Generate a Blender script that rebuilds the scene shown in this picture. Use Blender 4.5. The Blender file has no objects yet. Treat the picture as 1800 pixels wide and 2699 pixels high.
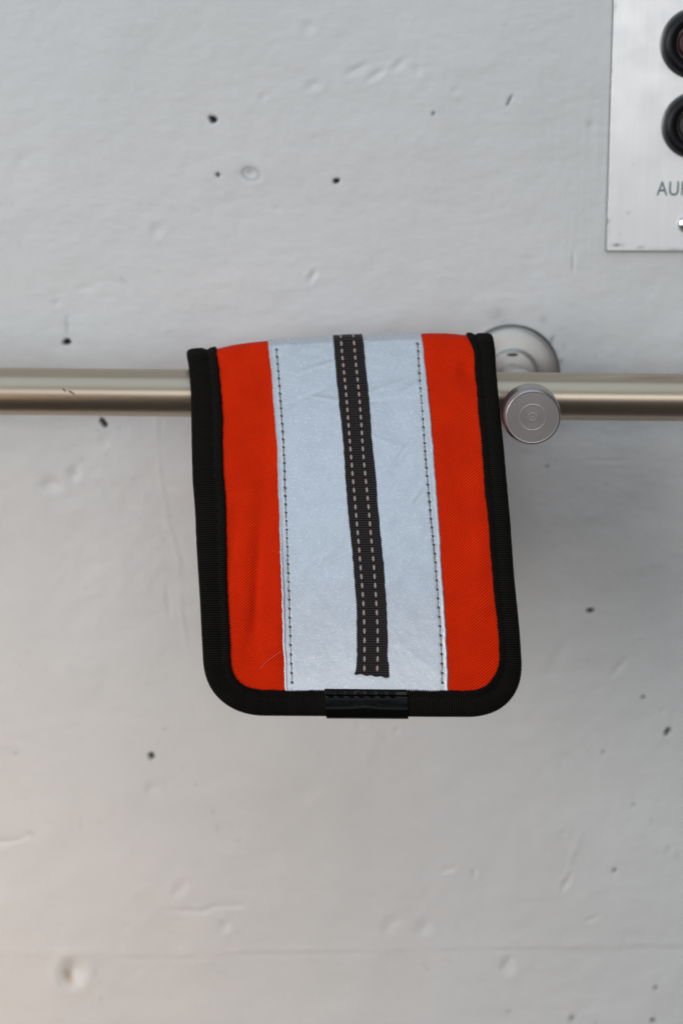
import bpy, bmesh, math, random
import numpy as np
from mathutils import Vector, Matrix, Euler
random.seed(4); rng = np.random.default_rng(4)
sc = bpy.context.scene
COL = sc.collection
R = math.radians

# ------------------------------------------------------------------ camera
FPX = 4836.0                       # focal length in photo pixels (1800 x 2699)
PITCH, YAW, ROLL = R(14.1), R(0.3), R(0.0)
CAM = Vector((0.0, -0.652, 1.32))
cam_d = bpy.data.cameras.new('camera'); cam = bpy.data.objects.new('camera', cam_d); COL.objects.link(cam)
cam_d.sensor_width = 24.0; cam_d.lens = 24.0 * FPX / 2699.0
cam_d.clip_start = 0.02; cam_d.clip_end = 50
cam.location = CAM
cam.rotation_euler = Euler((math.pi / 2 - PITCH, ROLL, YAW), 'XYZ')
cam_d.dof.use_dof = True; cam_d.dof.focus_distance = 0.572; cam_d.dof.aperture_fstop = 5.0
sc.camera = cam
RM = np.array(cam.rotation_euler.to_matrix())
CR, CU, CF = RM[:, 0], RM[:, 1], -RM[:, 2]
C0 = np.array(CAM)

def at(px, py, depth):
    """photo pixel -> world point at the given depth along the optical axis"""
    px = np.asarray(px, float); py = np.asarray(py, float); depth = np.asarray(depth, float)
    u = (px - 900) / FPX; v = (1349.5 - py) / FPX
    d = CF + u[..., None] * CR + v[..., None] * CU
    return C0 + depth[..., None] * d

def onplane(px, py, Y):
    px = np.asarray(px, float); py = np.asarray(py, float)
    u = (px - 900) / FPX; v = (1349.5 - py) / FPX
    d = CF + u[..., None] * CR + v[..., None] * CU
    t = (np.asarray(Y, float) - C0[1]) / d[..., 1]
    return C0 + t[..., None] * d

# ------------------------------------------------------------------ world and lamps
w = bpy.data.worlds.new('World'); sc.world = w; w.use_nodes = True
bg = w.node_tree.nodes['Background']; bg.inputs[0].default_value = (1.0, 0.95, 0.92, 1); bg.inputs[1].default_value = 0.065

def area(name, loc, target, size, size_y, power, color):
    l = bpy.data.lights.new(name, 'AREA'); l.shape = 'RECTANGLE'; l.size = size; l.size_y = size_y
    l.energy = power; l.color = color
    o = bpy.data.objects.new(name, l); COL.objects.link(o); o.location = loc
    o.rotation_euler = (Vector(target) - Vector(loc)).to_track_quat('-Z', 'Y').to_euler()
    return o
T0 = (0, 0, 1.2)
area('window_light', (-1.35, -1.50, 1.55), T0, 0.9, 1.1, 16.5, (0.97, 0.98, 0.99))
area('doorway_light', (0.30, -3.2, 1.76), T0, 2.0, 0.95, 17, (0.98, 0.985, 1.0))
area('ceiling_light', (-0.1, -0.95, 2.75), T0, 2.2, 1.7, 12, (0.74, 0.88, 1.0))
lw = area('low_warm_light', (-0.55, -0.95, 0.80), (-0.23, 0, 0.92), 0.34, 0.34, 0.15, (1.0, 0.64, 0.38)); lw.data.spread = R(30)
sc.view_settings.view_transform = 'Standard'; sc.view_settings.look = 'None'
sc.view_settings.exposure = 0.0; sc.view_settings.gamma = 1.0

# ------------------------------------------------------------------ materials
class NT:
    def __init__(s, name):
        s.m = bpy.data.materials.new(name); s.m.use_nodes = True
        s.n = s.m.node_tree.nodes; s.l = s.m.node_tree.links
        s.b = s.n['Principled BSDF']
    def add(s, t, **k):
        n = s.n.new(t)
        for a, v in k.items(): setattr(n, a, v)
        return n
    def val(s, sock, v):
        if hasattr(v, 'is_linked'): s.l.new(v, sock)
        else: sock.default_value = v
    def noise(s, scale, detail=3, vec=None, rough=.5):
        n = s.add('ShaderNodeTexNoise'); n.inputs['Scale'].default_value = scale
        n.inputs['Detail'].default_value = detail; n.inputs['Roughness'].default_value = rough
        if vec is not None: s.l.new(vec, n.inputs['Vector'])
        return n.outputs['Fac']
    def ramp(s, fac, stops):
        r = s.add('ShaderNodeValToRGB'); e = r.color_ramp.elements
        while len(e) < len(stops): e.new(0.5)
        for i, (p, c) in enumerate(stops):
            e[i].position = p; e[i].color = (c, c, c, 1) if not hasattr(c, '__len__') else tuple(c) + ((1,) if len(c) == 3 else ())
        s.l.new(fac, r.inputs[0]); return r.outputs[0]
    def mix(s, fac, a, b, mode='MIX'):
        n = s.add('ShaderNodeMix', data_type='RGBA', blend_type=mode)
        s.val(n.inputs[0], fac); s.val(n.inputs[6], a); s.val(n.inputs[7], b); return n.outputs[2]
    def math(s, op, a, b=0.0):
        n = s.add('ShaderNodeMath', operation=op); s.val(n.inputs[0], a); s.val(n.inputs[1], b); return n.outputs[0]
    def map(s, vec, scale=(1, 1, 1), rot=(0, 0, 0), loc=(0, 0, 0)):
        n = s.add('ShaderNodeMapping'); s.l.new(vec, n.inputs[0]); n.inputs['Scale'].default_value = scale
        n.inputs['Rotation'].default_value = rot; n.inputs['Location'].default_value = loc; return n.outputs[0]
    def bump(s, h, dist, strength=1.0):
        n = s.add('ShaderNodeBump'); n.inputs['Strength'].default_value = strength; n.inputs['Distance'].default_value = dist
        s.l.new(h, n.inputs['Height']); s.l.new(n.outputs[0], s.b.inputs['Normal']); return n
    def pos(s): return s.add('ShaderNodeNewGeometry').outputs['Position']
    def uv(s): return s.add('ShaderNodeUVMap').outputs[0]
    def attr(s, n_): return s.add('ShaderNodeAttribute', attribute_name=n_).outputs['Fac']
    def set(s, **k):
        for a, v in k.items(): s.val(s.b.inputs[a.replace('_', ' ')], v)
        return s.m

def c4(r, g, b): return (r, g, b, 1)
def simple(name, col, rough=.5, metal=0.0, spec=.5, **k):
    t = NT(name); t.set(Base_Color=c4(*col), Roughness=rough, Metallic=metal); t.b.inputs['Specular IOR Level'].default_value = spec
    return t.set(**k)

# painted concrete wall: bare/grime masks come from mesh attributes
t = NT('painted_concrete'); P = t.pos()
big = t.noise(9, 3, P); fine = t.noise(420, 4, P, .6); mid = t.noise(90, 4, t.map(P, (1, 1, 1.6)), .6)
colr = t.mix(t.ramp(big, [(.3, 0), (.7, 1)]), c4(.745, .745, .735), c4(.775, .778, .775))
colr = t.mix(t.ramp(mid, [(.25, .22), (.42, 0)]), colr, c4(.66, .66, .65))
colr = t.mix(t.attr('stain'), colr, c4(.42, .27, .11))
colr = t.mix(t.attr('grime'), colr, c4(.22, .23, .21))
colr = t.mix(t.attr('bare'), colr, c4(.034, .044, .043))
h = t.math('ADD', t.math('MULTIPLY', fine, .35), mid)
streak = t.noise(60, 3, t.map(P, (.4, 1, 3.0)), .5)
h = t.math('ADD', h, t.math('MULTIPLY', streak, .12))
t.bump(h, .00042, .8)
t.b.inputs['Specular IOR Level'].default_value = .35
M_WALL = t.set(Base_Color=colr, Roughness=t.ramp(mid, [(.3, .42), (.7, .56)]))

# orange twill
t = NT('orange_twill'); uv = t.uv()
wv = t.add('ShaderNodeTexWave', wave_type='BANDS', bands_direction='X', wave_profile='SIN')
t.l.new(t.map(uv, (1, 1, 1), (0, 0, R(-52))), wv.inputs[0]); wv.inputs['Scale'].default_value = 0.053 * 20 / 6.3; wv.inputs['Distortion'].default_value = 1.0
wv.inputs['Detail'].default_value = 1; wv.inputs['Detail Scale'].default_value = .6
wv.inputs['Scale'].default_value = 0.052
wv2 = t.add('ShaderNodeTexWave', wave_type='BANDS', bands_direction='X', wave_profile='SIN')
t.l.new(t.map(uv, (1, 1, 1), (0, 0, R(30))), wv2.inputs[0]); wv2.inputs['Scale'].default_value = 0.075; wv2.inputs['Distortion'].default_value = .6
wob = t.noise(.012, 3, uv); fuzz = t.noise(.35, 2, uv)
cc = t.mix(t.ramp(wv.outputs['Fac'], [(.1, 0), (.9, 1)]), c4(.68, .018, .002), c4(.95, .040, .004))
cc = t.mix(t.ramp(wob, [(.35, 0), (.65, .4)]), cc, c4(.60, .018, .003))
cc = t.mix(t.ramp(fuzz, [(.3, .25), (.5, 0)]), cc, c4(.44, .008, .001))
hh = t.math('ADD', t.math('ADD', wv.outputs['Fac'], t.math('MULTIPLY', wv2.outputs['Fac'], .35)), t.math('MULTIPLY', fuzz, .6))
t.bump(hh, .00022, .8)
t.b.inputs['Sheen Weight'].default_value = .0
t.b.inputs['Specular IOR Level'].default_value = .035
M_ORANGE = t.set(Base_Color=cc, Roughness=.75)

# retroreflective tape
t = NT('reflective_tape'); uv = t.uv()
v = t.add('ShaderNodeTexVoronoi'); v.inputs['Scale'].default_value = .40; t.l.new(uv, v.inputs[0])
sep = t.add('ShaderNodeSeparateColor'); t.l.new(v.outputs['Color'], sep.inputs[0])
spark = t.ramp(sep.outputs[0], [(.90, 0), (.97, 1)])
cl = t.noise(.02, 4, uv); gr = t.noise(.22, 3, uv)
cc = t.mix(t.ramp(cl, [(.3, 0), (.7, 1)]), c4(.58, .62, .68), c4(.635, .675, .735))
cc = t.mix(t.ramp(gr, [(.25, .5), (.55, 0)]), cc, c4(.50, .55, .61))
cc = t.mix(t.math('MULTIPLY', spark, .5), cc, c4(.92, .95, 1))
cre = t.noise(.011, 5, t.map(uv, (1, 1.7, 1), (0, 0, .4)), .6)
hh = t.math('ADD', t.math('MULTIPLY', gr, .16), t.math('MULTIPLY', cre, .9))
t.bump(hh, .00035, .7)
M_TAPE = t.set(Base_Color=cc, Roughness=.44, Metallic=.6)

def ribwave(t, uv, idx, per):
    sx = t.add('ShaderNodeSeparateXYZ'); t.l.new(uv, sx.inputs[0])
    c = t.math('COSINE', t.math('MULTIPLY', sx.outputs[idx], 2 * math.pi / per))
    return t.math('ADD', t.math('MULTIPLY', c, .5), .5)
t = NT('black_webbing'); uv = t.uv(); n1 = t.noise(2.5, 2, uv)
cc = t.mix(t.math('MULTIPLY', ribwave(t, uv, 0, 1.0), t.math('ADD', n1, .3)), c4(.0012, .0011, .001), c4(.018, .016, .0135)); t.bump(n1, .0001, .6)
t.b.inputs['Specular IOR Level'].default_value = .07
M_BIND = t.set(Base_Color=cc, Roughness=.72)
t = NT('charcoal_ribbon'); uv = t.uv(); n1 = t.noise(.5, 2, uv)
cc = t.mix(t.math('MULTIPLY', ribwave(t, uv, 1, 6.2), t.math('ADD', n1, .4)), c4(.008, .007, .007), c4(.045, .038, .037)); t.bump(n1, .0001, .5)
t.b.inputs['Specular IOR Level'].default_value = .10
M_RIB = t.set(Base_Color=cc, Roughness=.65)
t = NT('black_vinyl'); uv = t.uv(); n1 = t.noise(.05, 3, uv); t.bump(n1, .0003, .35)
t.b.inputs['Specular IOR Level'].default_value = .16
M_VINYL = t.set(Base_Color=c4(.003, .003, .0028), Roughness=t.ramp(n1, [(.3, .16), (.7, .26)]))
M_LINING = simple('black_lining', (.012, .012, .013), .8, 0, .2)
M_DASH = simple('pale_ribbon_thread', (.40, .32, .29), .7)
M_THREAD = simple('olive_seam_thread', (.17, .125, .075), .6)
M_KNOT = simple('dark_seam_thread', (.085, .068, .05), .7)
M_BTHREAD = simple('black_seam_thread', (.006, .0058, .0055), .8, 0, .08)
M_HAIR = simple('pale_fibre', (.55, .36, .26), .5)

# satin champagne rail
t = NT('satin_metal'); P = t.pos()
n1 = t.noise(900, 2, P); n2 = t.noise(60, 3, t.map(P, (.25, 1, 1)))
cc = t.mix(t.ramp(n2, [(.35, 0), (.7, 1)]), c4(.45, .385, .30), c4(.475, .405, .32))
t2 = t.attr('scratch'); cc = t.mix(t2, cc, c4(.05, .04, .035))
M_RAIL = t.set(Base_Color=cc, Metallic=1.0, Roughness=.33)
t = NT('turned_steel'); P = t.pos(); n1 = t.noise(700, 3, P)
rings = t.attr('ring')
t.bump(t.math('ADD', t.math('MULTIPLY', rings, 1.0), t.math('MULTIPLY', n1, .15)), .00005, .5)
M_KNOB = t.set(Base_Color=t.mix(rings, c4(.40, .375, .37), c4(.54, .51, .50)), Metallic=1.0, Roughness=.36)
M_FLANGE = simple('satin_flange_steel', (.60, .585, .56), .5, 1.0)
M_SLOT = simple('dark_recess', (.05, .045, .042), .6)
M_DARKSTEEL = simple('darker_steel', (.16, .155, .15), .35, 1.0)

t = NT('brushed_steel'); P = t.pos()
n1 = t.noise(900, 3, t.map(P, (1, 1, .02))); n2 = t.noise(70, 4, P, .6); n3 = t.noise(260, 3, t.map(P, (1, 1, .5), (0, .6, 0)))
cc = t.mix(t.ramp(n1, [(.3, 0), (.7, 1)]), c4(.92, .92, .915), c4(.95, .955, .955))
cc = t.mix(t.ramp(n3, [(.16, .5), (.27, 0)]), cc, c4(.35, .33, .30))
cc = t.mix(t.attr('stain'), cc, c4(.12, .095, .05))
t.bump(n1, .00002, .12)
M_PLATE = t.set(Base_Color=cc, Metallic=.62, Roughness=t.ramp(n2, [(.3, .36), (.7, .48)]))
M_GASKET = simple('grey_green_gasket', (.14, .16, .155), .6)
M_BEZEL = simple('black_button_plastic', (.006, .006, .008), .36, 0, .3)
M_CAPRED = simple('dark_red_button', (.045, .006, .006), .35)
M_CAPGREY = simple('dark_grey_button', (.03, .03, .029), .4)
M_INK = simple('engraved_ink', (.015, .085, .085), .6)
M_SCREW = simple('chrome_screw', (.75, .78, .80), .15, 1.0)

# ------------------------------------------------------------------ object helpers
def grid_mesh(name, Pts, mat, parent=None, uvs=None, attrs=None, closed_u=False, closed_v=False, smooth=True, flip=False):
    """Pts (nu, nv, 3) -> one mesh object"""
    nu, nv = Pts.shape[:2]
    me = bpy.data.meshes.new(name)
    iu = np.arange(nu if closed_u else nu - 1); iv = np.arange(nv if closed_v else nv - 1)
    I, J = np.meshgrid(iu, iv, indexing='ij')
    I2, J2 = (I + 1) % nu, (J + 1) % nv
    q = np.stack([I * nv + J, I2 * nv + J, I2 * nv + J2, I * nv + J2], -1).reshape(-1, 4)
    if flip: q = q[:, ::-1]
    me.vertices.add(nu * nv); me.vertices.foreach_set('co', Pts.reshape(-1).astype(np.float32))
    me.loops.add(q.size); me.loops.foreach_set('vertex_index', q.reshape(-1).astype(np.int32))
    me.polygons.add(len(q)); me.polygons.foreach_set('loop_start', np.arange(0, q.size, 4, dtype=np.int32))
    me.polygons.foreach_set('use_smooth', np.full(len(q), smooth))
    me.update(calc_edges=True)
    if uvs is not None:
        l = me.uv_layers.new(name='UVMap'); l.data.foreach_set('uv', uvs.reshape(-1, 2)[q.reshape(-1)].reshape(-1).astype(np.float32))
    for k, v_ in (attrs or {}).items():
        a = me.attributes.new(k, 'FLOAT', 'POINT'); a.data.foreach_set('value', v_.reshape(-1).astype(np.float32))
    me.materials.append(mat)
    return link(name, me, parent)

def link(name, me, parent=None):
    o = bpy.data.objects.new(name, me); COL.objects.link(o)
    if parent is not None:
        o.parent = parent; o.matrix_parent_inverse = parent_inv(parent)
    return o
def parent_inv(p):
    m = Matrix.Identity(4); q = p
    chain = []
    while q is not None:
        chain.append(q); q = q.parent
    for q in reversed(chain):
        m = m @ q.matrix_parent_inverse @ q.matrix_basis if q.parent is not None else q.matrix_basis.copy()
    return m.inverted()
def thing(name, label, cat, loc, group=None):
    o = bpy.data.objects.new(name, None); COL.objects.link(o); o.location = loc; o.empty_display_size = .01
    o['label'] = label; o['category'] = cat
    if group: o['group'] = group
    return o
def lathe(name, prof, mat, origin, axis, parent=None, seg=96, ring=None):
    """prof: list of (radius, height along axis)"""
    origin = np.array(origin, float); axis = np.array(axis, float); axis /= np.linalg.norm(axis)
    u = np.cross(axis, [1, 0, .01]); u /= np.linalg.norm(u); v_ = np.cross(axis, u)
    th = np.linspace(0, 2 * math.pi, seg, endpoint=False)
    P_ = np.zeros((seg, len(prof), 3))
    for j, (r, h_) in enumerate(prof):
        P_[:, j] = origin + axis * h_ + r * (np.cos(th)[:, None] * u + np.sin(th)[:, None] * v_)
    at_ = None
    if ring is not None: at_ = {'ring': np.tile(np.array(ring, float)[None], (seg, 1))}
    return grid_mesh(name, P_, mat, parent, closed_u=True, attrs=at_)
def rounded(prof, r=.0003, n=4):
    """bevel the corners of a lathe profile"""
    out = [prof[0]]
    for i in range(1, len(prof) - 1):
        p0, p1, p2 = [np.array(q, float) for q in prof[i - 1:i + 2]]
        a = p0 - p1; b = p2 - p1; la, lb = np.linalg.norm(a), np.linalg.norm(b)
        k = min(r, la * .45, lb * .45); a = p1 + a / la * k; b = p1 + b / lb * k
        for j in range(n + 1):
            s = j / n; out.append(tuple((1 - s) ** 2 * a + 2 * s * (1 - s) * p1 + s * s * b))
    out.append(prof[-1]); return out
def ellipsoid_mesh(name, mat, seg=8, rings=6):
    bm = bmesh.new(); bmesh.ops.create_uvsphere(bm, u_segments=seg, v_segments=rings, radius=1)
    me = bpy.data.meshes.new(name); bm.to_mesh(me); bm.free()
    for p in me.polygons: p.use_smooth = True
    me.materials.append(mat); return me
def frame_matrix(pos, xdir, n, sx, sy, sz):
    x = Vector(xdir).normalized(); z = Vector(n).normalized(); y = z.cross(x).normalized(); z = x.cross(y)
    m = Matrix(((x.x * sx, y.x * sy, z.x * sz, pos[0]), (x.y * sx, y.y * sy, z.y * sz, pos[1]), (x.z * sx, y.z * sy, z.z * sz, pos[2]), (0, 0, 0, 1)))
    return m

def vnoise(x, y, scale, seed):
    g = np.random.default_rng(seed).random((256, 256)) * 2 - 1
    X = x / scale + 37.3; Y = y / scale + 91.7
    i = np.floor(X).astype(int); j = np.floor(Y).astype(int); fx = X - i; fy = Y - j
    fx = fx * fx * (3 - 2 * fx); fy = fy * fy * (3 - 2 * fy)
    i0, i1, j0, j1 = i % 256, (i + 1) % 256, j % 256, (j + 1) % 256
    return (g[i0, j0] * (1 - fx) + g[i1, j0] * fx) * (1 - fy) + (g[i0, j1] * (1 - fx) + g[i1, j1] * fx) * fy

# ------------------------------------------------------------------ the wall
PXW = .000137                                     # metres per photo pixel on the wall
def wall_coord(px, py):
    p = onplane(np.array(px), np.array(py), 0.0); return p[..., 0], p[..., 2]
def spaced(lo, hi, step, far0, far1):
    core = np.arange(lo, hi + step, step)
    def grow(start, end, sgn):
        out = []; s = step; p = start
        while (p - end) * sgn < 0:
            s = min(s * 1.25, .05); p = p + sgn * s; out.append(p)
        return np.array(out)
    return np.concatenate([grow(core[0], far0, -1)[::-1], core, grow(core[-1], far1, 1)])
xs = spaced(-.15, .15, .00055, -1.5, 1.5)
ztop = wall_coord(900., -60.)[1]; zbot = wall_coord(900., 2760.)[1]
zs = spaced(float(zbot), float(ztop), .00055, 0.0, 2.5)
X, Z = np.meshgrid(xs, zs, indexing='ij')
H = np.zeros_like(X); bare = np.zeros_like(X); stain = np.zeros_like(X); grime = np.zeros_like(X)
core = ((X > -.16) & (X < .16) & (Z > zbot - .01) & (Z < ztop + .01)).astype(float)
H += .00045 * vnoise(X, Z, .045, 11) + .00022 * vnoise(X, Z, .016, 12)
H += core * (.00010 * vnoise(X, Z * 1.6, .011, 17) + .00007 * vnoise(X + Z * .3, Z * 1.4 - X * .3, .0055, 13) + .00004 * vnoise(X, Z * 1.2, .0024, 14))
H += core * .00003 * vnoise(X * .3, Z, .0015, 15)
cx_, cz_ = wall_coord(1510., 480.); mm = np.exp(-((X - cx_) / .013) ** 4 - ((Z - cz_) / .030) ** 4); H += core * mm * .00006 * vnoise(X, Z * .06, .0011, 19)
def local(px, py, ang):
    cx, cz = wall_coord(float(px), float(py)); dx, dz = (X - cx) / PXW, (Z - cz) / PXW
    c, s = math.cos(R(ang)), math.sin(R(ang)); return dx * c + dz * s, -dx * s + dz * c
# bug holes in the concrete: px, py, half width, half height, angle
HOLES = [(562, 315, 10, 10, 0), (575, 461, 5, 5.5, 0), (887, 477, 8, 8.5, 0), (1142, 300, 5, 4.5, 0), (177, 902, 10, 9, 0),
         (274, 1116, 8, 14, 25), (400, 1994, 9, 10, 0), (1555, 1610, 9, 8, 35), (1758, 1928, 7, 12, -25), (1694, 1839, 5.5, 4.5, 0),
         (1589, 1984, 5, 4, 0), (1670, 2123, 4.5, 4, 0), (1618, 2295, 4, 7, -30), (42, 1988, 4, 4, 0), (561, 2140, 4, 3, 0),
         (1727, 2603, 5, 6, 0), (1720, 2690, 8, 6, 0), (1340, 2670, 4.5, 3.5, 0), (1343, 264, 3.5, 15, -25), (1507, 2686, 6, 8, 0),
         (1566, 2696, 3, 3, 0), (518, 2068, 2.5, 2.5, 0), (1440, 1230, 4, 5, -20), (840, 1986, 2.5, 2.5, 0)]
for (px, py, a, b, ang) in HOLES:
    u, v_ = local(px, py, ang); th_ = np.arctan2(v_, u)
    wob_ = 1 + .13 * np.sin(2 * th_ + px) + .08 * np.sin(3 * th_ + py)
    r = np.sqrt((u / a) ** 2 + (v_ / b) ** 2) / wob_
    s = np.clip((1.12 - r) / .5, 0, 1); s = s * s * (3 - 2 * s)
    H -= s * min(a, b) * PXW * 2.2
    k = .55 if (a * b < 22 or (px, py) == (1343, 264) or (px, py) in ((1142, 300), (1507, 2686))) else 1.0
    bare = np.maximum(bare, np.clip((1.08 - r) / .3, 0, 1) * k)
# painted-over dents: px, py, rx, ry, angle, depth mm
DENTS = [(812, 72, 16, 14, 0, .5), (825, 225, 20, 12, 20, .55), (695, 255, 9, 9, 0, .35), (413, 607, 16, 16, 0, .55), (824, 728, 9, 17, -35, .7),
         (133, 1278, 27, 20, 0, .8), (196, 1248, 16, 24, -20, .8), (278, 1160, 14, 18, -30, .35), (402, 2078, 18, 16, -30, .6), (192, 2566, 30, 36, -15, 2.8),
         (660, 457, 22, 17, -15, .8), (476, 2342, 18, 24, -20, .6), (592, 2440, 14, 16, 0, .6), (1116, 2447, 22, 24, -25, .8), (1026, 2440, 18, 30, -35, .6),
         (1178, 2292, 22, 10, 10, .6), (1248, 2302, 9, 12, 0, .5), (1492, 2325, 9, 28, -22, .7), (1337, 2548, 17, 26, 0, .9), (1045, 1925, 7, 14, -15, .5),
         (944, 1915, 10, 8, 0, .35), (1560, 2420, 24, 8, 25, .45), (1762, 2240, 10, 12, 0, .4), (1745, 1875, 8, 10, -20, .5), (1484, 2195, 8, 7, 0, .35),
         (940, 183, 28, 9, 25, .6), (990, 198, 26, 9, 30, .6), (1050, 172, 24, 10, 38, .55), (1100, 185, 12, 12, 0, .4), (1200, 240, 10, 8, 0, .3),
         (1555, 330, 12, 12, 0, .3), (340, 1330, 24, 10, 0, .2), (225, 760, 20, 10, 0, .25), (60, 420, 18, 12, 0, .25), (150, 800, 10, 10, 0, .3),
         (1510, 690, 5, 26, 4, .5), (1630, 1760, 10, 30, -35, .5), (1600, 1215, 60, 6, 0, .25), (520, 560, 14, 8, 0, .3), (730, 550, 12, 8, 0, .3),
         (445, 1585, 8, 40, 5, .35), (60, 2110, 10, 8, 0, .3), (335, 2440, 12, 10, 0, .35), (1470, 1730, 18, 60, -25, .35), (1690, 1690, 12, 8, 0, .3)]
for i in range(70):
    DENTS.append((random.uniform(-100, 1900), random.uniform(-50, 2750), random.uniform(6, 18), random.uniform(5, 12), random.uniform(-40, 40), random.uniform(.03, .12)))
for (px, py, a, b, ang, d) in DENTS:
    u, v_ = local(px, py, ang); r2 = (u / a) ** 2 + (v_ / b) ** 2
    H -= np.exp(-r2 * 1.3) * d * .001 * .80; H += np.exp(-((np.sqrt(r2) - 1.7) ** 2) * 3) * d * .001 * .12
# creases, ridges and the shutter joint
def crease(pts, wid, d):
    global H
    best = np.full_like(X, 1e9)
    P_ = [wall_coord(float(a), float(b)) for a, b in pts]
    for (x0, z0), (x1, z1) in zip(P_[:-1], P_[1:]):
        L2 = (x1 - x0) ** 2 + (z1 - z0) ** 2
        s = np.clip(((X - x0) * (x1 - x0) + (Z - z0) * (z1 - z0)) / L2, 0, 1)
        best = np.minimum(best, np.hypot(X - x0 - s * (x1 - x0), Z - z0 - s * (z1 - z0)) / PXW)
    H -= np.exp(-(best / wid) ** 2) * d * .001 * (.75 + .5 * vnoise(X, Z, .006, 77))
    return best
crease([(412, 1100), (420, 1235), (440, 1370), (470, 1470), (476, 1600), (492, 1700)], 7, -.18)
crease([(424, 1100), (434, 1260), (462, 1400), (484, 1480), (490, 1640)], 7, .10)
crease([(0, 2221), (35, 2218), (60, 2212), (78, 2198)], 6, .55)
crease([(300, 2528), (470, 2530), (640, 2516), (900, 2514), (1150, 2508), (1330, 2505), (1800, 2500)], 6, .20)
crease([(-80, 2512), (300, 2510), (640, 2500), (900, 2502), (1300, 2494), (1880, 2486)], 14, -.22)
crease([(430, 2398), (540, 2402), (560, 2388), (636, 2386)], 7, .45)
crease([(177, 838), (178, 880)], 5, .5)
crease([(1300, 2550), (1320, 2560), (1350, 2520)], 6, .3)
crease([(1420, 2500), (1560, 2520), (1700, 2500)], 10, .15)
crease([(0, 2250), (60, 2300), (85, 2325)], 2.5, .12)
crease([(1490, 2320), (1500, 2270), (1530, 2200)], 8, -.2)
# unpainted rings, scuffs and stains
u, v_ = local(660, 457, -15); r = np.sqrt((u / 25) ** 2 + (v_ / 18) ** 2)
grime = np.maximum(grime, np.exp(-((r - .85) / .16) ** 2) * .45 + np.exp(-(((u + 4) / 9) ** 2 + ((v_ - 5) / 6) ** 2)) * .4)
u, v_ = local(188, 2578, 0)
stain = np.maximum(stain, np.exp(-(((u + 8 + v_ * .25) / 9) ** 2 + (v_ / 20) ** 2)) * .75)
u, v_ = local(86, 2198, 0); stain = np.maximum(stain, np.exp(-((u / 7) ** 2 + (v_ / 5) ** 2)) * .3)
u, v_ = local(1507, 2680, 0); stain = np.maximum(stain, np.exp(-((u / 9) ** 2 + (v_ / 11) ** 2)) * .35)
u, v_ = local(178, 860, 0); grime = np.maximum(grime, np.exp(-((u / 5) ** 2 + (v_ / 24) ** 2)) * .35)
for (px, py, a, b, ang, k) in [(1452, 896, 5, 13, -28, .85), (1440, 900, 10, 4, 25, .35), (1485, 912, 5, 9, 0, .3), (1478, 950, 6, 10, -40, .35), (1470, 975, 4, 8, 0, .3),
                               (1430, 842, 8, 12, 0, .22), (1310, 832, 22, 18, 0, .26), (1322, 845, 20, 12, 0, .2), (1552, 328, 8, 8, 0, .2), (1508, 690, 3, 16, 0, .2)]:
    u, v_ = local(px, py, ang); grime = np.maximum(grime, np.exp(-((u / a) ** 2 + (v_ / b) ** 2)) * k * (1 + .5 * vnoise(X, Z, .0012, 31)))
nn = vnoise(X, Z, .0018, 55); mask = core * np.clip((nn - .80) * 6, 0, 1) * np.clip(vnoise(X, Z, .03, 56), 0, 1)
grime = np.clip(np.maximum(grime, mask * .35), 0, 1)
Pw = np.stack([X, -H, Z], -1)
wall = grid_mesh('wall', Pw, M_WALL, attrs={'bare': bare, 'stain': stain, 'grime': grime}, flip=False)
wall['kind'] = 'structure'

# ------------------------------------------------------------------ handrail
RD = .615
ra = at(0., 1032., RD); rb = at(1800., 1047., RD); ra[1] = rb[1] = (ra[1] + rb[1]) / 2
rdir = (rb - ra) / np.linalg.norm(rb - ra); rr = 62.5 * RD / FPX
mid_ = (ra + rb) / 2
rail_t = thing('handrail', 'satin champagne metal handrail running level across the white wall, with round knob and wall flange', 'handrail', tuple(mid_))
ns = np.concatenate([[-.70], np.arange(-.14, -.08, .0004), np.linspace(-.075, .075, 20), [.15, .70]])
th = np.linspace(0, 2 * math.pi, 160, endpoint=False)
up = np.array([0, 0, 1.]); up -= rdir * up.dot(rdir); up /= np.linalg.norm(up); fw = np.cross(rdir, up)   # towards +y or -y
if fw[1] > 0: fw = -fw
Pr = mid_ + ns[:, None, None] * rdir + rr * (np.cos(th)[None, :, None] * up + np.sin(th)[None, :, None] * fw)
scr = np.zeros((len(ns), len(th)))
sc0 = at(193., 1017., RD); s0 = (sc0 - mid_).dot(rdir)
for i, s in enumerate(ns):
    for (c, half, yoff, slope) in [(-.0015, .0006, 0, .6), (.0007, .0010, -.0006, .5)]:
        d_ = abs((s - s0 - c))
        if d_ < half:
            hh_ = .0 + rr * 0.24 + yoff - (s - s0 - c) * slope
            zz = rr * np.cos(th); sel = (np.abs(zz - hh_) < .00028) & (np.sin(th) > 0)
            scr[i, sel] = .85
grid_mesh('rail', Pr, M_RAIL, rail_t, closed_v=True, attrs={'scratch': scr})
for sgn in (-1, 1):
    e = mid_ + rdir * .70 * sgn
    lathe('end_cap', rounded([(0, .004), (rr * 1.04, .004), (rr * 1.04, -.003), (rr * 1.001, -.003)], .001), M_RAIL, e, rdir * sgn, rail_t, 48)
fc = onplane(1345., 982., 0.); kf = onplane(1403., 1100., -.652 + .580 * .982)
fc = np.array([ (fc[0] + kf[0]) / 2, 0, (fc[2] + kf[2]) / 2]) if False else fc
AX = np.array([0, -1., 0])
FR = 122 * PXW
fl = lathe('wall_flange', rounded([(FR, -.001), (FR, .0022), (FR * .95, .0034), (FR * .80, .0040), (FR * .56, .0046), (FR * .53, .0060), (FR * .50, .0068), (.004, .0070)], .0007), M_FLANGE, fc, AX, rail_t, 128)
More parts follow.
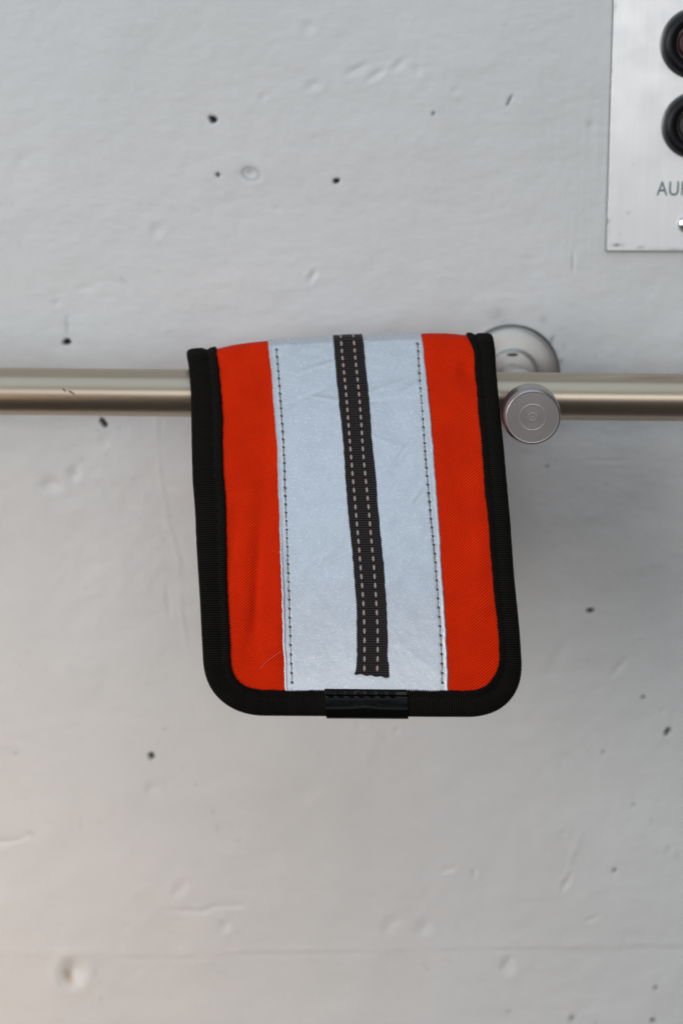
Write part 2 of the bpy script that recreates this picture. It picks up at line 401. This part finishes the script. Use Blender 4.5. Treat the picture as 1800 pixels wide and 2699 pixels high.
lathe('flange_rim', [(FR * 1.045, -.001), (FR * 1.045, .0010), (FR * .98, .0012)], M_DARKSTEEL, fc, AX, rail_t, 96)  # thin dark outer rim ring of the flange
sl = onplane(1350., 935., -.0071); me = ellipsoid_mesh('set_screw_slot', M_SLOT, 16, 8)
o = link('set_screw_slot', me, fl); o.matrix_basis = Matrix.Identity(4); o.matrix_parent_inverse = parent_inv(fl) @ frame_matrix((sl[0], sl[1], sl[2]), (1, 0, 0), (0, -1, 0), .0021, .0006, .0004)
kf = onplane(1403., 1100., -.0815); dirk = kf - fc; Lk = np.linalg.norm(dirk); dirk /= Lk
lathe('post', [(.0046, .006), (.0046, Lk - .004)], M_FLANGE, fc, dirk, rail_t, 48)
lathe('post_collar', rounded([(.0046, .0305), (.0068, .0305), (.0068, .0345), (.0046, .0345)], .0004), M_FLANGE, fc, dirk, rail_t, 48)
KR = 77 * .582 / FPX
kr = lambda f: KR * f
prof = [(kr(.55), -.0115), (kr(.97), -.0105), (kr(1.0), -.0095), (kr(1.0), -.0016), (kr(.905), .0), ]
prof = rounded(prof, .0004, 4)
rad = np.linspace(.895, 0.0, 70)
face = [(kr(r_), .00000) for r_ in rad]
ringv = [0] * len(prof) + [1.0 if (abs(r_ - .445) < .012 or abs(r_ - .885) < .012) else (.55 if abs(r_ - .13) < .03 else (.6 if r_ < .05 else .25 * (math.sin(r_ * 160) > .3) )) for r_ in rad]
knob = lathe('end_knob', prof + face, M_KNOB, kf, AX, rail_t, 128, ring=ringv)

# ------------------------------------------------------------------ call panel
PT = .0016
def pl(px, py, Y=-PT): return onplane(float(px), float(py), Y)
p_bl = pl(1598, 661); p_tl = pl(1617.5, 0)
xL = (p_bl[0] + p_tl[0]) / 2; lean = (p_tl[0] - p_bl[0]) / (p_tl[2] - p_bl[2])
xC = pl(1829, 330)[0]; zb = p_bl[2]; zt = pl(1700, -330)[2]; Wp = 2 * (xC - p_bl[0])
panel = thing('call_panel', 'brushed steel lift call panel with black round buttons at the upper right of the wall', 'call panel', (xC, 0, zb))
gx = np.concatenate([[0, .00012, .0006], np.arange(.0012, Wp - .0012, .0008), [Wp - .0006, Wp - .00025, Wp]]); gz = np.concatenate([[0, .00025, .0006], np.arange(.0012, zt - zb - .001, .0008), [zt - zb - .0006, zt - zb - .00025, zt - zb]])
GX, GZ = np.meshgrid(gx, gz, indexing='ij')
ed = np.minimum(np.minimum(GX, Wp - GX), np.minimum(GZ, zt - zb - GZ)); dep = PT - np.clip(.0001 - ed, 0, .0001) * .5
Pp = np.stack([p_bl[0] + GX + lean * GZ, -dep, zb + GZ], -1)
pst = np.zeros_like(GX)
for (px, py, a, b, k) in [(1626, 645, 13, 3.2, .8), (1637, 647, 8, 3, .4), (1687, 652, 9, 3, .5), (1602, 583, 3, 4, .7), (1600, 490, 2, 6, .4), (1620, 20, 2, 14, .5), (1655, 560, 5, 3, .35), (1668, 435, 4, 3, .2), (1780, 656, 25, 2, .35), (1612, 186, 2, 3, .4), (1603, 610, 1.8, 10, .3), (1725, 655, 30, 1.8, .3)]:
    c = pl(px, py); pst = np.maximum(pst, k * np.exp(-(((Pp[..., 0] - c[0]) / (a * PXW)) ** 2 + ((Pp[..., 2] - c[2]) / (b * PXW)) ** 2)) * (1 + .6 * vnoise(Pp[..., 0], Pp[..., 2], .0008, 8)))
# skirt down to the wall
def skirt(Pp, y):
    top = Pp.copy(); n_, m_ = Pp.shape[:2]
    out = np.zeros((n_ + 2, m_ + 2, 3)); out[1:-1, 1:-1] = Pp
    out[0, 1:-1] = Pp[0]; out[-1, 1:-1] = Pp[-1]; out[1:-1, 0] = Pp[:, 0]; out[1:-1, -1] = Pp[:, -1]
    for a, b, c, d in ((0, 0, 0, 0), (0, -1, 0, -1), (-1, 0, -1, 0), (-1, -1, -1, -1)): out[a, b] = Pp[c, d]
    out[0, :, 1] = y; out[-1, :, 1] = y; out[:, 0, 1] = y; out[:, -1, 1] = y
    return out
Ps = skirt(Pp, .001); ps2 = np.zeros(Ps.shape[:2]); ps2[1:-1, 1:-1] = np.clip(pst, 0, 1)
grid_mesh('faceplate', Ps, M_PLATE, panel, attrs={'stain': ps2}, smooth=False)
gp = np.array([[[p_bl[0] - .00028, -.0013, zb - .0003], [p_bl[0] - .00028 + lean * (zt - zb), -.0013, zt + .0003]], [[p_bl[0] + Wp + .00028, -.0013, zb - .0003], [p_bl[0] + Wp + .00028 + lean * (zt - zb), -.0013, zt + .0003]]])
grid_mesh('backing_plate', skirt(gp, .001), M_GASKET, panel, smooth=False)
def button(px, py, Rpx, capmat, lab):
    c = pl(px, py); r = Rpx * PXW
    b = lathe('push_button', rounded([(r, -.0002), (r, .0022), (r * .93, .0040), (r * .80, .0046), (r * .64, .0040), (r * .56, .0020), (r * .55, -.0004)], .0005), M_BEZEL, c, AX, panel, 128)
    b['label'] = lab
    lathe('button_cap', rounded([(r * .53, -.0006), (r * .53, .0018), (r * .47, .0026), (r * .2, .0021), (0.0, .0019)], .0005), capmat, c, AX, b, 96)
    lathe('bezel_rim', rounded([(r * 1.035, -.0001), (r * 1.035, .0005), (r * .99, .0007)], .0002), M_DARKSTEEL, c, AX, b, 96)
button(1831, 114, 85, M_CAPRED, 'black ringed button with dark red cap')
button(1829, 330, 81, M_CAPGREY, 'black ringed button with dark grey cap')
cs = pl(1809, 590)
s_ = lathe('screw', rounded([(24 * PXW, -.0002), (24 * PXW, .0004), (20 * PXW, .0012), (12 * PXW, .0017), (0, .0019)], .0003), M_SCREW, cs, AX, panel, 64)
me = ellipsoid_mesh('screw_slot', M_SLOT, 12, 6); o = link('screw_slot', me, s_)
o.matrix_parent_inverse = parent_inv(s_) @ frame_matrix((cs[0], cs[1] - .0018, cs[2]), (1, 0, .5), (0, -1, 0), 13 * PXW, 2.6 * PXW, .0003)
# lettering
fcv = bpy.data.curves.new('lettering', 'FONT'); fcv.body = 'AUF'; fcv.size = 1; fcv.extrude = .02; fcv.space_character = 1.08
fo = bpy.data.objects.new('lettering', fcv); COL.objects.link(fo)
dg = bpy.context.evaluated_depsgraph_get(); me = bpy.data.meshes.new_from_object(fo.evaluated_get(dg)); bpy.data.objects.remove(fo)
me.materials.clear(); me.materials.append(M_INK)
vv = np.array([v_.co[:] for v_ in me.vertices]); fx0 = vv[:, 0].min(); fh = vv[:, 1].max()
a0 = pl(1729, 515, -PT - .00003); sz = 35 * PXW / fh
mt = Matrix(((sz * .81, 0, 0, a0[0] - fx0 * sz), (0, 0, -.001, a0[1]), (0, sz, 0, a0[2]), (0, 0, 0, 1)))
me.transform(mt); link('lettering', me, panel)

# ------------------------------------------------------------------ wallet: surface in flat coordinates (a across 0..840, b down 0..1000, b < 0 behind the rail)
def smooth_tab(tab, lo=850, hi=1950, win=45):
    g = np.arange(lo - 200, hi + 200, 1.0); x, y = zip(*tab)
    x = np.array(x, float); y = np.array(y, float)
    v_ = np.interp(g, x, y)
    s0 = (y[1] - y[0]) / (x[1] - x[0]) * .4; s1 = (y[-1] - y[-2]) / (x[-1] - x[-2])
    v_ = np.where(g < x[0], y[0] + (g - x[0]) * s0, v_); v_ = np.where(g > x[-1], y[-1] + (g - x[-1]) * s1, v_)
    k = np.hanning(win + 2)[1:-1]; k /= k.sum(); vs = np.convolve(np.pad(v_, win // 2, mode='edge'), k, 'valid')
    return lambda q: np.interp(q, g, vs)
Lf = smooth_tab([(922, 491), (970, 498), (1040, 503), (1170, 505), (1265, 508), (1350, 514), (1450, 519), (1541, 524), (1669, 531), (1740, 535), (1900, 543)])
Rf = smooth_tab([(880, 1297), (912, 1304), (965, 1306), (1040, 1313), (1195, 1329), (1350, 1343), (1525, 1356), (1665, 1370), (1750, 1376), (1900, 1387)])
TA = [(490, 929), (560, 921), (620, 908), (680, 900), (720, 897), (800, 893), (900, 889), (1000, 885), (1095, 881), (1130, 878), (1180, 879), (1230, 884), (1296, 888)]
Tf = smooth_tab([((x - 490) / 806 * 840, y) for x, y in TA], -100, 1000, 35)
Bf = lambda a: 1887 + 5 * np.asarray(a) / 840
def inv(px, py):
    a = (px - Lf(py)) / (Rf(py) - Lf(py)) * 840
    return a, (py - Tf(a)) / (Bf(a) - Tf(a)) * 1000
LB = 690.0                                    # how far the back half hangs down
def depth_front(b):
    b = np.clip(b, 0, 1100); s = b / 1000
    arc = .0085 * (1 - np.sqrt(np.clip(1 - (1 - np.clip(b / 17, 0, 1)) ** 2, 0, 1)))
    return .5635 + .0410 * np.clip(1 - s, 0, 1) ** 1.9 + arc
# soft bulges and wrinkles: a, b, ra, rb, angle, mm
WR = [(153, 660, 10, 150, -6, -.95), (92, 560, 12, 100, -10, -.65), (62+60, 800, 10, 80, -12, -.4), (120, 640, 14, 130, -8, .22), (205, 760, 10, 110, -5, .2), (735, 560, 10, 90, 8, -.15), (700, 700, 12, 100, 6, .15), (180, 470, 26, 190, -6, -.55), (215, 640, 20, 170, -4, .5), (150, 720, 20, 180, -3, -.5), (190, 850, 40, 90, 0, .35), (120, 300, 40, 150, 0, .35), (205, 200, 30, 160, 0, -.3),
      (760, 95, 22, 26, 0, -.9), (735, 45, 60, 30, 0, .55), (720, 170, 30, 70, 0, .3), (720, 480, 24, 160, -4, -.35), (745, 640, 26, 150, -4, .4), (715, 850, 40, 80, 0, .3), (700, 300, 22, 120, -3, -.25),
      (60, 20, 18, 22, 0, -.7), (425, 500, 160, 420, 0, .6), (545, 560, 6, 5, 0, 0)]
WT = [(372, 72, 70, 5, 14, .22), (382, 165, 60, 4, -12, .22), (330, 150, 70, 6, 20, -.15), (520, 140, 60, 5, 18, .15), (480, 175, 60, 5, 4, -.2), (560, 300, 46, 4.5, 52, .25), (575, 322, 34, 4, 48, -.2), (500, 270, 60, 6, -20, .15),
      (530, 430, 80, 6, 10, .10), (300, 600, 80, 8, 30, .10), (350, 800, 90, 9, 50, .12), (600, 140, 40, 5, 25, .2), (595, 420, 34, 5, 50, .18), (260, 400, 50, 5, 20, .1), (560, 840, 60, 8, -40, .08), (350, 940, 60, 9, -30, .12)]
def gauss(a, b, L):
    h_ = 0.0
    for (ca, cb, ra_, rb_, ang, mm) in L:
        c, s = math.cos(R(ang)), math.sin(R(ang)); da, db = a - ca, b - cb
        u_, w_ = da * c - db * s, da * s + db * c
        h_ = h_ + mm * .001 * np.exp(-((u_ / ra_) ** 2 + (w_ / rb_) ** 2))
    return h_
def base(a, b):
    a = np.asarray(a, float); b = np.asarray(b, float); a, b = np.broadcast_arrays(a, b)
    bf = np.maximum(b, 0); py = Tf(a) + (Bf(a) - Tf(a)) * bf / 1000
    px = Lf(py) + (Rf(py) - Lf(py)) * a / 840
    F = at(px, py, depth_front(bf))
    # behind the rail: arc in the yz plane, then straight down
    s = np.maximum(-b, 0) * .000130; Rb = .0105
    d0 = F - C0; d0 = d0 / np.linalg.norm(d0, axis=-1, keepdims=True)
    phi0 = np.arctan2(-d0[..., 2], d0[..., 1])          # downward slope of the view ray
    tot = math.pi / 2 - phi0; la = Rb * tot; sa = np.minimum(s, la); ph = phi0 + sa / Rb
    dy = Rb * (np.sin(ph) - np.sin(phi0)); dz = Rb * (np.cos(ph) - np.cos(phi0)); sr = np.maximum(s - la, 0)
    B = F.copy(); B[..., 1] += dy + sr * .03; B[..., 2] += dz - sr
    k = np.clip(s / .09, 0, 1); ks = k * k * (3 - 2 * k)
    B[..., 0] += ks * .0060 + np.sin(np.clip(s / .09, 0, 1.2) * 2.2) * 0.0 + (a / 840 - .5) * (-.0015) * ks - (1 - a / 840) * .0008 * ks
    return np.where((b >= 0)[..., None], F, B)
def surf(a, b, n=0.0, wr=True):
    e = 1.5
    P0 = base(a, b); Pa = base(np.asarray(a) + e, b) - base(np.asarray(a) - e, b)
    bb = np.asarray(b, float)
    Pb = base(a, bb + 4) - base(a, bb - 4)
    N = np.cross(Pa, Pb); N /= np.linalg.norm(N, axis=-1, keepdims=True)
    # a to the right, b down: a x b points away from the viewer on the front
    N = -N if False else N
    ref = np.einsum('...i,...i->...', N, np.array([0, -1.0, .3]))
    s = np.sign(SGN) if SGN else 1.0
    N = N * s
    nn_ = np.asarray(n, float) + (gauss(a, bb, WR) if wr else 0)
    return P0 + N * nn_[..., None], N
SGN = 0
_, N0 = surf(np.array([400.]), np.array([500.])); SGN = 1 if N0[0, 1] < 0 else -1

p0 = base(420., 0.)
wallet = thing('wallet', 'orange fabric wallet with a silver reflective stripe and black binding, hung over the metal handrail', 'wallet', tuple(np.array(p0).reshape(3)))
def uvof(a, b): return np.stack([a, b], -1)
# outline of the flat piece
RC = 158.0; SE = 2 / 2.25
def spow(v_): return math.copysign(abs(v_) ** SE, v_)
def clampcorner(A, B, inset):
    a0, a1, b0, b1 = inset, 840 - inset, -LB + inset, 1000 - inset; r = RC - inset
    A = np.clip(A, a0, a1); B = np.clip(B, b0, b1)
    for ca, cb, sa, sb in ((a0 + r, b1 - r, -1, 1), (a1 - r, b1 - r, 1, 1), (a0 + r, b0 + r, -1, -1), (a1 - r, b0 + r, 1, -1)):
        da, db = (A - ca) * sa, (B - cb) * sb; m_ = (da > 0) & (db > 0); d = np.hypot(da, db); k = np.where(m_ & (d > r), r / np.maximum(d, 1e-6), 1)
        A = np.where(m_, ca + (A - ca) * k, A); B = np.where(m_, cb + (B - cb) * k, B)
    return A, B
bb_ = np.concatenate([np.arange(-LB, -60, 12), np.arange(-60, -20, 3), np.arange(-20, 40, 1.0), np.arange(40, 1001, 7)])
A, B = np.meshgrid(np.arange(0, 841, 7.0), bb_, indexing='ij'); A, B = clampcorner(A, B, 14)
Pf, _ = surf(A, B, 0.0); fabric = grid_mesh('orange_cover', Pf, M_ORANGE, wallet, uvs=uvof(A, B))
fabric['label'] = 'orange twill cloth cover'
Pl_, _ = surf(A, B, -.0030); grid_mesh('lining', Pl_, M_LINING, wallet, uvs=uvof(A, B), flip=True)

# black binding swept round the outline, ribbed like grosgrain
def outline():
    seq = []
    def seg(p, q, n, nrm):
        for i in range(n): s = i / n; seq.append((p[0] + (q[0] - p[0]) * s, p[1] + (q[1] - p[1]) * s, nrm[0], nrm[1]))
    def cor(c, a0, a1, n):
        for i in range(n):
            s = R(a0 + (a1 - a0) * i / n); cx, sy = math.cos(s), math.sin(s); e2 = 2 - SE; gx_, gy_ = math.copysign(abs(cx) ** e2, cx), math.copysign(abs(sy) ** e2, sy); gl = math.hypot(gx_, gy_); seq.append((c[0] + RC * spow(cx), c[1] + RC * spow(sy), -gx_ / gl, -gy_ / gl))
    r = RC
    seg((0, -LB + r), (0, 1000 - r), 3000, (1, 0)); cor((r, 1000 - r), 180, 90, 500)
    seg((r, 1000), (840 - r, 1000), 1400, (0, -1)); cor((840 - r, 1000 - r), 90, 0, 500)
    seg((840, 1000 - r), (840, -LB + r), 3000, (-1, 0)); cor((840 - r, -LB + r), 0, -90, 300)
    seg((840 - r, -LB), (r, -LB), 1000, (0, 1)); cor((r, -LB + r), 270, 180, 300)
    return np.array(seq)
O = outline(); Po = base(O[:, 0], O[:, 1]); dl = np.linalg.norm(np.diff(Po, axis=0, append=Po[:1]), axis=1); S = np.concatenate([[0], np.cumsum(dl)[:-1]]); TOT = dl.sum()
rib = .00074; nrib = int(round(TOT / rib)); q = np.arange(nrib * 4) / 4 * TOT / nrib
Oa, Ob, Ona, Onb = [np.interp(q, np.append(S, TOT), np.append(O[:, i], O[0, i])) for i in range(4)]
nl = np.hypot(Ona, Onb); Ona /= nl; Onb /= nl
# band width seen on the front, by place
pyq = 925 + np.clip(Ob, 0, 1000) * .965
wl = np.interp(pyq, [900, 920, 1010, 1170, 1350, 1450, 1541, 1700, 1900], [84, 82, 82, 86, 84, 80, 77, 75, 72])
wr_ = np.interp(pyq, [870, 895, 925, 972, 1080, 1230, 1350, 1525, 1700, 1900], [66, 66, 72, 57, 57, 60, 60, 60, 58, 68])
wb = np.interp(Oa, [0, 200, 840], [71, 71, 71])
side = np.where(Oa < 420, wl, wr_); kb = np.clip((Ob - 860) / 120, 0, 1); kb2 = np.clip((-LB + 130 - Ob) / 120, 0, 1)
W_ = side * (1 - kb) + wb * kb; W_ = W_ * (1 - kb2) + 70 * kb2
W_ += 2.2 * vnoise(q * 1000, q * 0, 9, 3) + 1.5 * np.sin(q / rib * 2 * math.pi) + 1.0 * vnoise(q * 1000, q * 0, 1.4, 5)
ribh = (np.cos(np.arange(len(q)) / 4 * 2 * math.pi)) * .00026
ribh = ribh * (1 + .35 * vnoise(q * 1000, q * 0, 2.0, 6))
outw = .8 * vnoise(q * 1000, q * 0, 14, 7)
# profile: (fraction of band width, n in mm, rib strength, absolute inset)
PROF = [(1.0, -.05, 0), (1.0, .35, .8), (.975, .62, 1), (.90, .74, 1), (.80, .66, 1), (.73, .44, .6), (.69, .36, .3), (.65, .46, .6), (.55, .76, 1), (.42, .86, 1), (.28, .88, 1), (.16, .80, 1), (.07, .50, 1), (.015, -.3, 1),
        (0, -1.4, 1), (.01, -2.4, 1), (.06, -3.2, 1), (.2, -3.7, 1), (.5, -3.7, 1), (.9, -3.5, 1), (1.0, -3.3, .5), (1.0, -2.9, 0)]
cols = []; uvc = []
for (f, n_, rs) in PROF:
    ins = W_ * f + outw * (1 - f) - ribh * rs * 6000 * (1 - f) * .6
    a_ = Oa + Ona * ins; b_ = Ob + Onb * ins
    P_, _ = surf(a_, b_, n_ * .001 + ribh * rs + .00010 * vnoise(q * 1000, q * 0 + f * 3, 6, 9)); cols.append(P_); uvc.append(np.stack([q / TOT * nrib, np.full_like(q, f * 14)], -1))
Pbnd = np.stack(cols, 1)
binding = grid_mesh('binding', Pbnd, M_BIND, wallet, uvs=np.stack(uvc, 1), closed_u=True, flip=True)

# generic strip between two measured edges
def edge_fn(tab):
    ab = [inv(float(x), float(y)) for x, y in tab]; B_ = np.array([p[1] for p in ab]); A_ = np.array([p[0] for p in ab])
    g = np.arange(-900, 1300, 1.0); v_ = np.interp(g, B_, A_); sl_ = 0.0
    k = np.hanning(63); k /= k.sum(); vs = np.convolve(np.pad(v_, 31, mode='edge'), k, 'valid')
    return lambda b: np.interp(b, g, vs)
tl = edge_fn([(707, 898), (718, 1029), (731, 1188), (735, 1328), (737, 1414), (742, 1541), (747, 1717), (752, 1830)])
tr = edge_fn([(1109, 881), (1122, 980), (1133, 1087), (1143, 1194), (1151, 1309), (1158, 1403), (1168, 1560), (1177, 1701), (1182, 1830)])
sl1 = edge_fn([(728, 901), (732, 962), (739, 1054), (745, 1131), (750, 1226), (753, 1328), (758, 1446), (762.5, 1573), (766, 1694), (771, 1816)])
sl2 = edge_fn([(1097, 884), (1107, 1015), (1114, 1099), (1120, 1194), (1130, 1309), (1135, 1368), (1145.5, 1466), (1152.5, 1560), (1159.5, 1659), (1164, 1736), (1166, 1820)])
bt = np.concatenate([np.arange(-LB + 55, -40, 10), np.arange(-40, -20, 2.5), np.arange(-20, 40, 1.), np.arange(40, 936, 3.5)])
f = np.unique(np.concatenate([np.linspace(0, .08, 14), np.linspace(.08, .92, 90), np.linspace(.92, 1, 14)]))
Fg, Bt = np.meshgrid(f, bt, indexing='ij')
jl = 1.0 * vnoise(bt, bt * 0, 9, 21) + .9 * vnoise(bt, bt * 0, 30, 22); jr = 1.0 * vnoise(bt, bt * 0, 9, 23) + .9 * vnoise(bt, bt * 0, 30, 24)
TL = tl(bt) + jl; TR = tr(bt) + jr
At = TL[None] + (TR - TL)[None] * Fg
dL = At - TL[None]; dR = TR[None] - At; S1 = np.abs(At - sl1(Bt)); S2 = np.abs(At - sl2(Bt))
nt = .00022 * np.clip(np.minimum(dL, dR) / 1.5, 0, 1) + .00012
nt = nt + .00016 * np.exp(-(dL - 3) ** 2 / 8) + .00016 * np.exp(-(dR - 3) ** 2 / 8)
nt = nt - .00010 * np.exp(-(dL - 9) ** 2 / 8) - .00010 * np.exp(-(dR - 9) ** 2 / 8)
pul = 1 + .8 * np.cos(Bt / 24.5 * 2 * math.pi)
nt = nt - .00010 * np.exp(-S1 ** 2 / 14) * pul - .00010 * np.exp(-S2 ** 2 / 14) * pul
nt = nt + gauss(At, Bt, WT) * (Bt > -20) + .00007 * vnoise(At, Bt, 40, 41) + .00012 * vnoise(At, Bt * .6, 95, 42)
nt = nt + .00004 * vnoise(At, Bt, 13, 43)
Pt, _ = surf(At, Bt, nt); tape = grid_mesh('reflective_stripe', Pt, M_TAPE, wallet, uvs=uvof(At, Bt))
tape['label'] = 'silver grey reflective centre stripe'

# charcoal ribbon down the middle
rl = edge_fn([(877, 888), (885, 978), (893, 1073), (901, 1137), (907.6, 1217), (912, 1296), (917.5, 1360), (926, 1438), (933, 1525), (937, 1578), (940, 1666), (940, 1740), (938, 1790)])
rr_ = edge_fn([(955.5, 886), (965, 972), (974.6, 1064), (982, 1175), (992, 1263), (997, 1344), (1005, 1431), (1014, 1508), (1019, 1595), (1022, 1683), (1022, 1743), (1022, 1790)])
a_e, b_e = inv(978., 1782.)
br = np.arange(-LB + 60, b_e, 1.55); nf = 26
Fr, Br = np.meshgrid(np.linspace(0, 1, nf), br, indexing='ij')
serr = .9 * np.cos(br / 6.2 * 2 * math.pi)
RL = rl(br) - serr * .8 + .9 * vnoise(br, br * 0, 12, 61); RR = rr_(br) + serr * .8 + .9 * vnoise(br, br * 0, 12, 62)
tail = np.clip((br - (b_e - 20)) / 20, 0, 1)
RL = RL - 5 * tail ** 2; RR = RR + 3.5 * np.clip((br - (b_e - 42)) / 10, 0, 1)
Ar = RL[None] + (RR - RL)[None] * Fr
Br2 = Br + (Fr - .5) * 10 * np.clip((Br - (b_e - 60)) / 60, 0, 1) + 1.6 * np.sin(Fr * 23) * tail[None] ** 2
nr = .00050 + .00006 * np.cos(Br / 6.2 * 2 * math.pi) * (np.abs(Fr - .5) < .2) + .00004 * np.cos(Br / 6.2 * 2 * math.pi)
nr = nr - .00045 * (np.abs(Fr - .5) > .495) + .00010 * np.exp(-((Fr - .04) / .03) ** 2) + .00010 * np.exp(-((Fr - .96) / .03) ** 2) + .0002 * tail[None] ** 2 * (np.sin(Fr * 9) * .5 + .5)
Prb, _ = surf(Ar, Br2, nr + gauss(Ar, Br, WT) * (Br > -20) * .5 + .0002); ribbon = grid_mesh('centre_ribbon', Prb, M_RIB, wallet, uvs=uvof(Ar, Br2))
ribbon['label'] = 'charcoal grosgrain ribbon with two pale dashed lines'

def put(name, mesh, a, b, a2, b2, n, half_w, half_t, parent, fill=1.0):
    """a small thread between two flat points"""
    P1, N1 = surf(np.array([a]), np.array([b]), np.array([n])); P2, _ = surf(np.array([a2]), np.array([b2]), np.array([n]))
    c = (P1[0] + P2[0]) / 2; d = P2[0] - P1[0]; L = np.linalg.norm(d)
    o = link(name, mesh, parent); o.matrix_parent_inverse = parent_inv(parent) @ frame_matrix(tuple(c), tuple(d), tuple(N1[0]), L / 2 * fill, half_w, half_t)
    return o
MD = ellipsoid_mesh('ribbon_stitch', M_DASH, 8, 8); MTH = ellipsoid_mesh('stitch', M_THREAD, 8, 6); MK = ellipsoid_mesh('stitch_knot', M_KNOT, 8, 6); MBT = ellipsoid_mesh('binding_stitch', M_BTHREAD, 8, 6)
for tab in ([(898, 890), (901, 926.5), (906.6, 982), (914, 1059), (920, 1138.6), (927, 1224.7), (933, 1293), (938.6, 1360.5), (945, 1429), (952.6, 1522), (958, 1592), (960.7, 1665.7), (960.7, 1739), (960, 1790)],
            [(930.6, 888), (938, 961), (946, 1037.5), (952.4, 1118), (957.4, 1202), (967, 1294), (973, 1360.5), (979, 1429), (986, 1501), (992, 1592), (995.4, 1666), (995.4, 1739), (993, 1790)]):
    e = edge_fn(tab)
    yy = 891.0; first = True
    while yy < 1780:
        step = np.interp(yy, [900, 1250, 1750], [18.7, 21.8, 24.6]); _, b1 = inv(940., yy); L = step * .33
        if yy + L < 1782: put('stitch', MD, e(b1 - L), b1 - L, e(b1 + L), b1 + L, .00092, .00040, .00022, ribbon)
        yy += step
for e in (sl1, sl2):
    b1 = 8.0
    while b1 < 908:
        st = np.interp(b1, [0, 350, 900], [18.6, 21.8, 25.0]); b2 = b1 + st
        put('stitch', MTH, e(b1) + random.uniform(-.8, .8), b1 - 1, e(b2) + random.uniform(-.8, .8), b2 - st * .12, .00034, .00016, .00014, tape)
        put('stitch_knot', MK, e(b2) - 2.2, b2 - 3.4, e(b2) + 2.2, b2 + 3.4, .00032, .00040, .00024, tape)
        b1 = b2
# stitches on the binding (front side)
u0 = np.where(Ob > 6)[0]; sO = q[u0]; last = -1
for i in u0:
    if q[i] - last > .0034 and Ob[i] > 6:
        last = q[i]; j = min(i + 7, len(q) - 1); ins1, ins2 = W_[i] * .69, W_[j] * .69
        if 850 < 491 + Oa[i] < 1080 and Ob[i] > 950: continue
        put('stitch', MBT, Oa[i] + Ona[i] * ins1, Ob[i] + Onb[i] * ins1, Oa[j] + Ona[j] * ins2, Ob[j] + Onb[j] * ins2, .00052, .00018, .00022, binding)

# glossy vinyl tab folded over the lower edge
aL, bT = inv(856., 1815.); aR, _ = inv(1072., 1818.)
PV = [(bT, -.2), (bT, .9), (bT + 1.2, 1.12), (bT + 6, 1.20), (bT + 14, 1.18), (bT + 19, 1.02), (bT + 23, 1.0), (bT + 28, 1.18), (bT + 38, 1.42), (bT + 48, 1.62), (bT + 54, 1.62), (bT + 58, 1.50), (bT + 64, 1.25), (bT + 71, .85), (bT + 77, .1), (bT + 80.5, -.9), (bT + 80, -2.6), (bT + 76, -3.6), (bT + 60, -4.4), (bT + 20, -4.3), (bT, -4.0)]
pb = np.array([p[0] for p in PV]); pn = np.array([p[1] for p in PV]); tt = np.linspace(0, len(PV) - 1, 140); pb = np.interp(tt, np.arange(len(PV)), pb); pn = np.interp(tt, np.arange(len(PV)), pn)
kk = np.hanning(7); kk /= kk.sum(); pb2 = np.convolve(np.pad(pb, 3, mode='edge'), kk, 'valid'); pn2 = np.convolve(np.pad(pn, 3, mode='edge'), kk, 'valid')
av = np.arange(aL, aR, 1.6)
AV, BV = np.meshgrid(av, pb2, indexing='ij'); NV = np.tile(pn2[None], (len(av), 1)) * .001
t_ = (AV - aL) / (aR - aL); slant = 4.0 * t_ * np.exp(-((BV - bT) / 25) ** 2)
holes_px = [874, 900.5, 927.5, 953.5, 981, 1009, 1036]
for i, hx in enumerate(holes_px):
    ha, hb = inv(float(hx), 1835.)
    NV = NV - .00060 * np.exp(-(((AV - ha) / 6.0) ** 2 + ((BV - hb) / 2.6) ** 2)) * (NV > 0)
    NV = NV + .00022 * np.exp(-(((AV - ha + 4) / 8) ** 2 + ((BV - hb + 7) / 3.0) ** 2)) * (NV > 0)
ridge = bT + 52 + 3.5 * np.exp(-((t_ - .47) / .12) ** 2) * -1
NV = NV + .00022 * np.exp(-((BV - ridge) / 3.2) ** 2) * (NV > 0) * (.5 + .5 * np.clip(1 - np.abs(t_ - .4) / .5, 0, 1)) + .00010 * vnoise(AV, BV, 35, 88)
Pv, _ = surf(AV, BV + slant * .5, NV)
tab = grid_mesh('vinyl_tab', Pv, M_VINYL, wallet, uvs=uvof(AV, BV)); tab['label'] = 'glossy black vinyl tab on the bottom edge'
Mv = bpy.data.meshes
for hx in holes_px:
    ha, hb = inv(float(hx), 1835.); put('stitch', MBT, ha - 5, hb - .5, ha + 5, hb + .8, .00068, .00020, .00022, tab)

# a loose pale hair on the orange cloth
hp = [(687, 1762), (695, 1752), (706, 1742), (722, 1729), (738, 1720), (750, 1718), (757, 1719)]
pts = []
for (x, y) in hp:
    a_, b_ = inv(float(x), float(y)); P_, _ = surf(np.array([a_]), np.array([b_]), np.array([.00045])); pts.append(P_[0])
pts = np.array(pts); tt = np.linspace(0, len(pts) - 1, 40); pp = np.stack([np.interp(tt, np.arange(len(pts)), pts[:, i]) for i in range(3)], 1)
rg = []
for i in range(len(pp)):
    d = pp[min(i + 1, len(pp) - 1)] - pp[max(i - 1, 0)]; d /= np.linalg.norm(d); u_ = np.cross(d, [0, 1, 0]); u_ /= np.linalg.norm(u_); v_ = np.cross(d, u_)
    rg.append([pp[i] + .000028 * (math.cos(k) * u_ + math.sin(k) * v_) for k in np.linspace(0, 2 * math.pi, 6, endpoint=False)])
hair = grid_mesh('loose_fibre', np.array(rg), M_HAIR, closed_v=True)
hair['label'] = 'fine pale loose fibre lying across the lower left of the orange cloth'; hair['category'] = 'fibre'
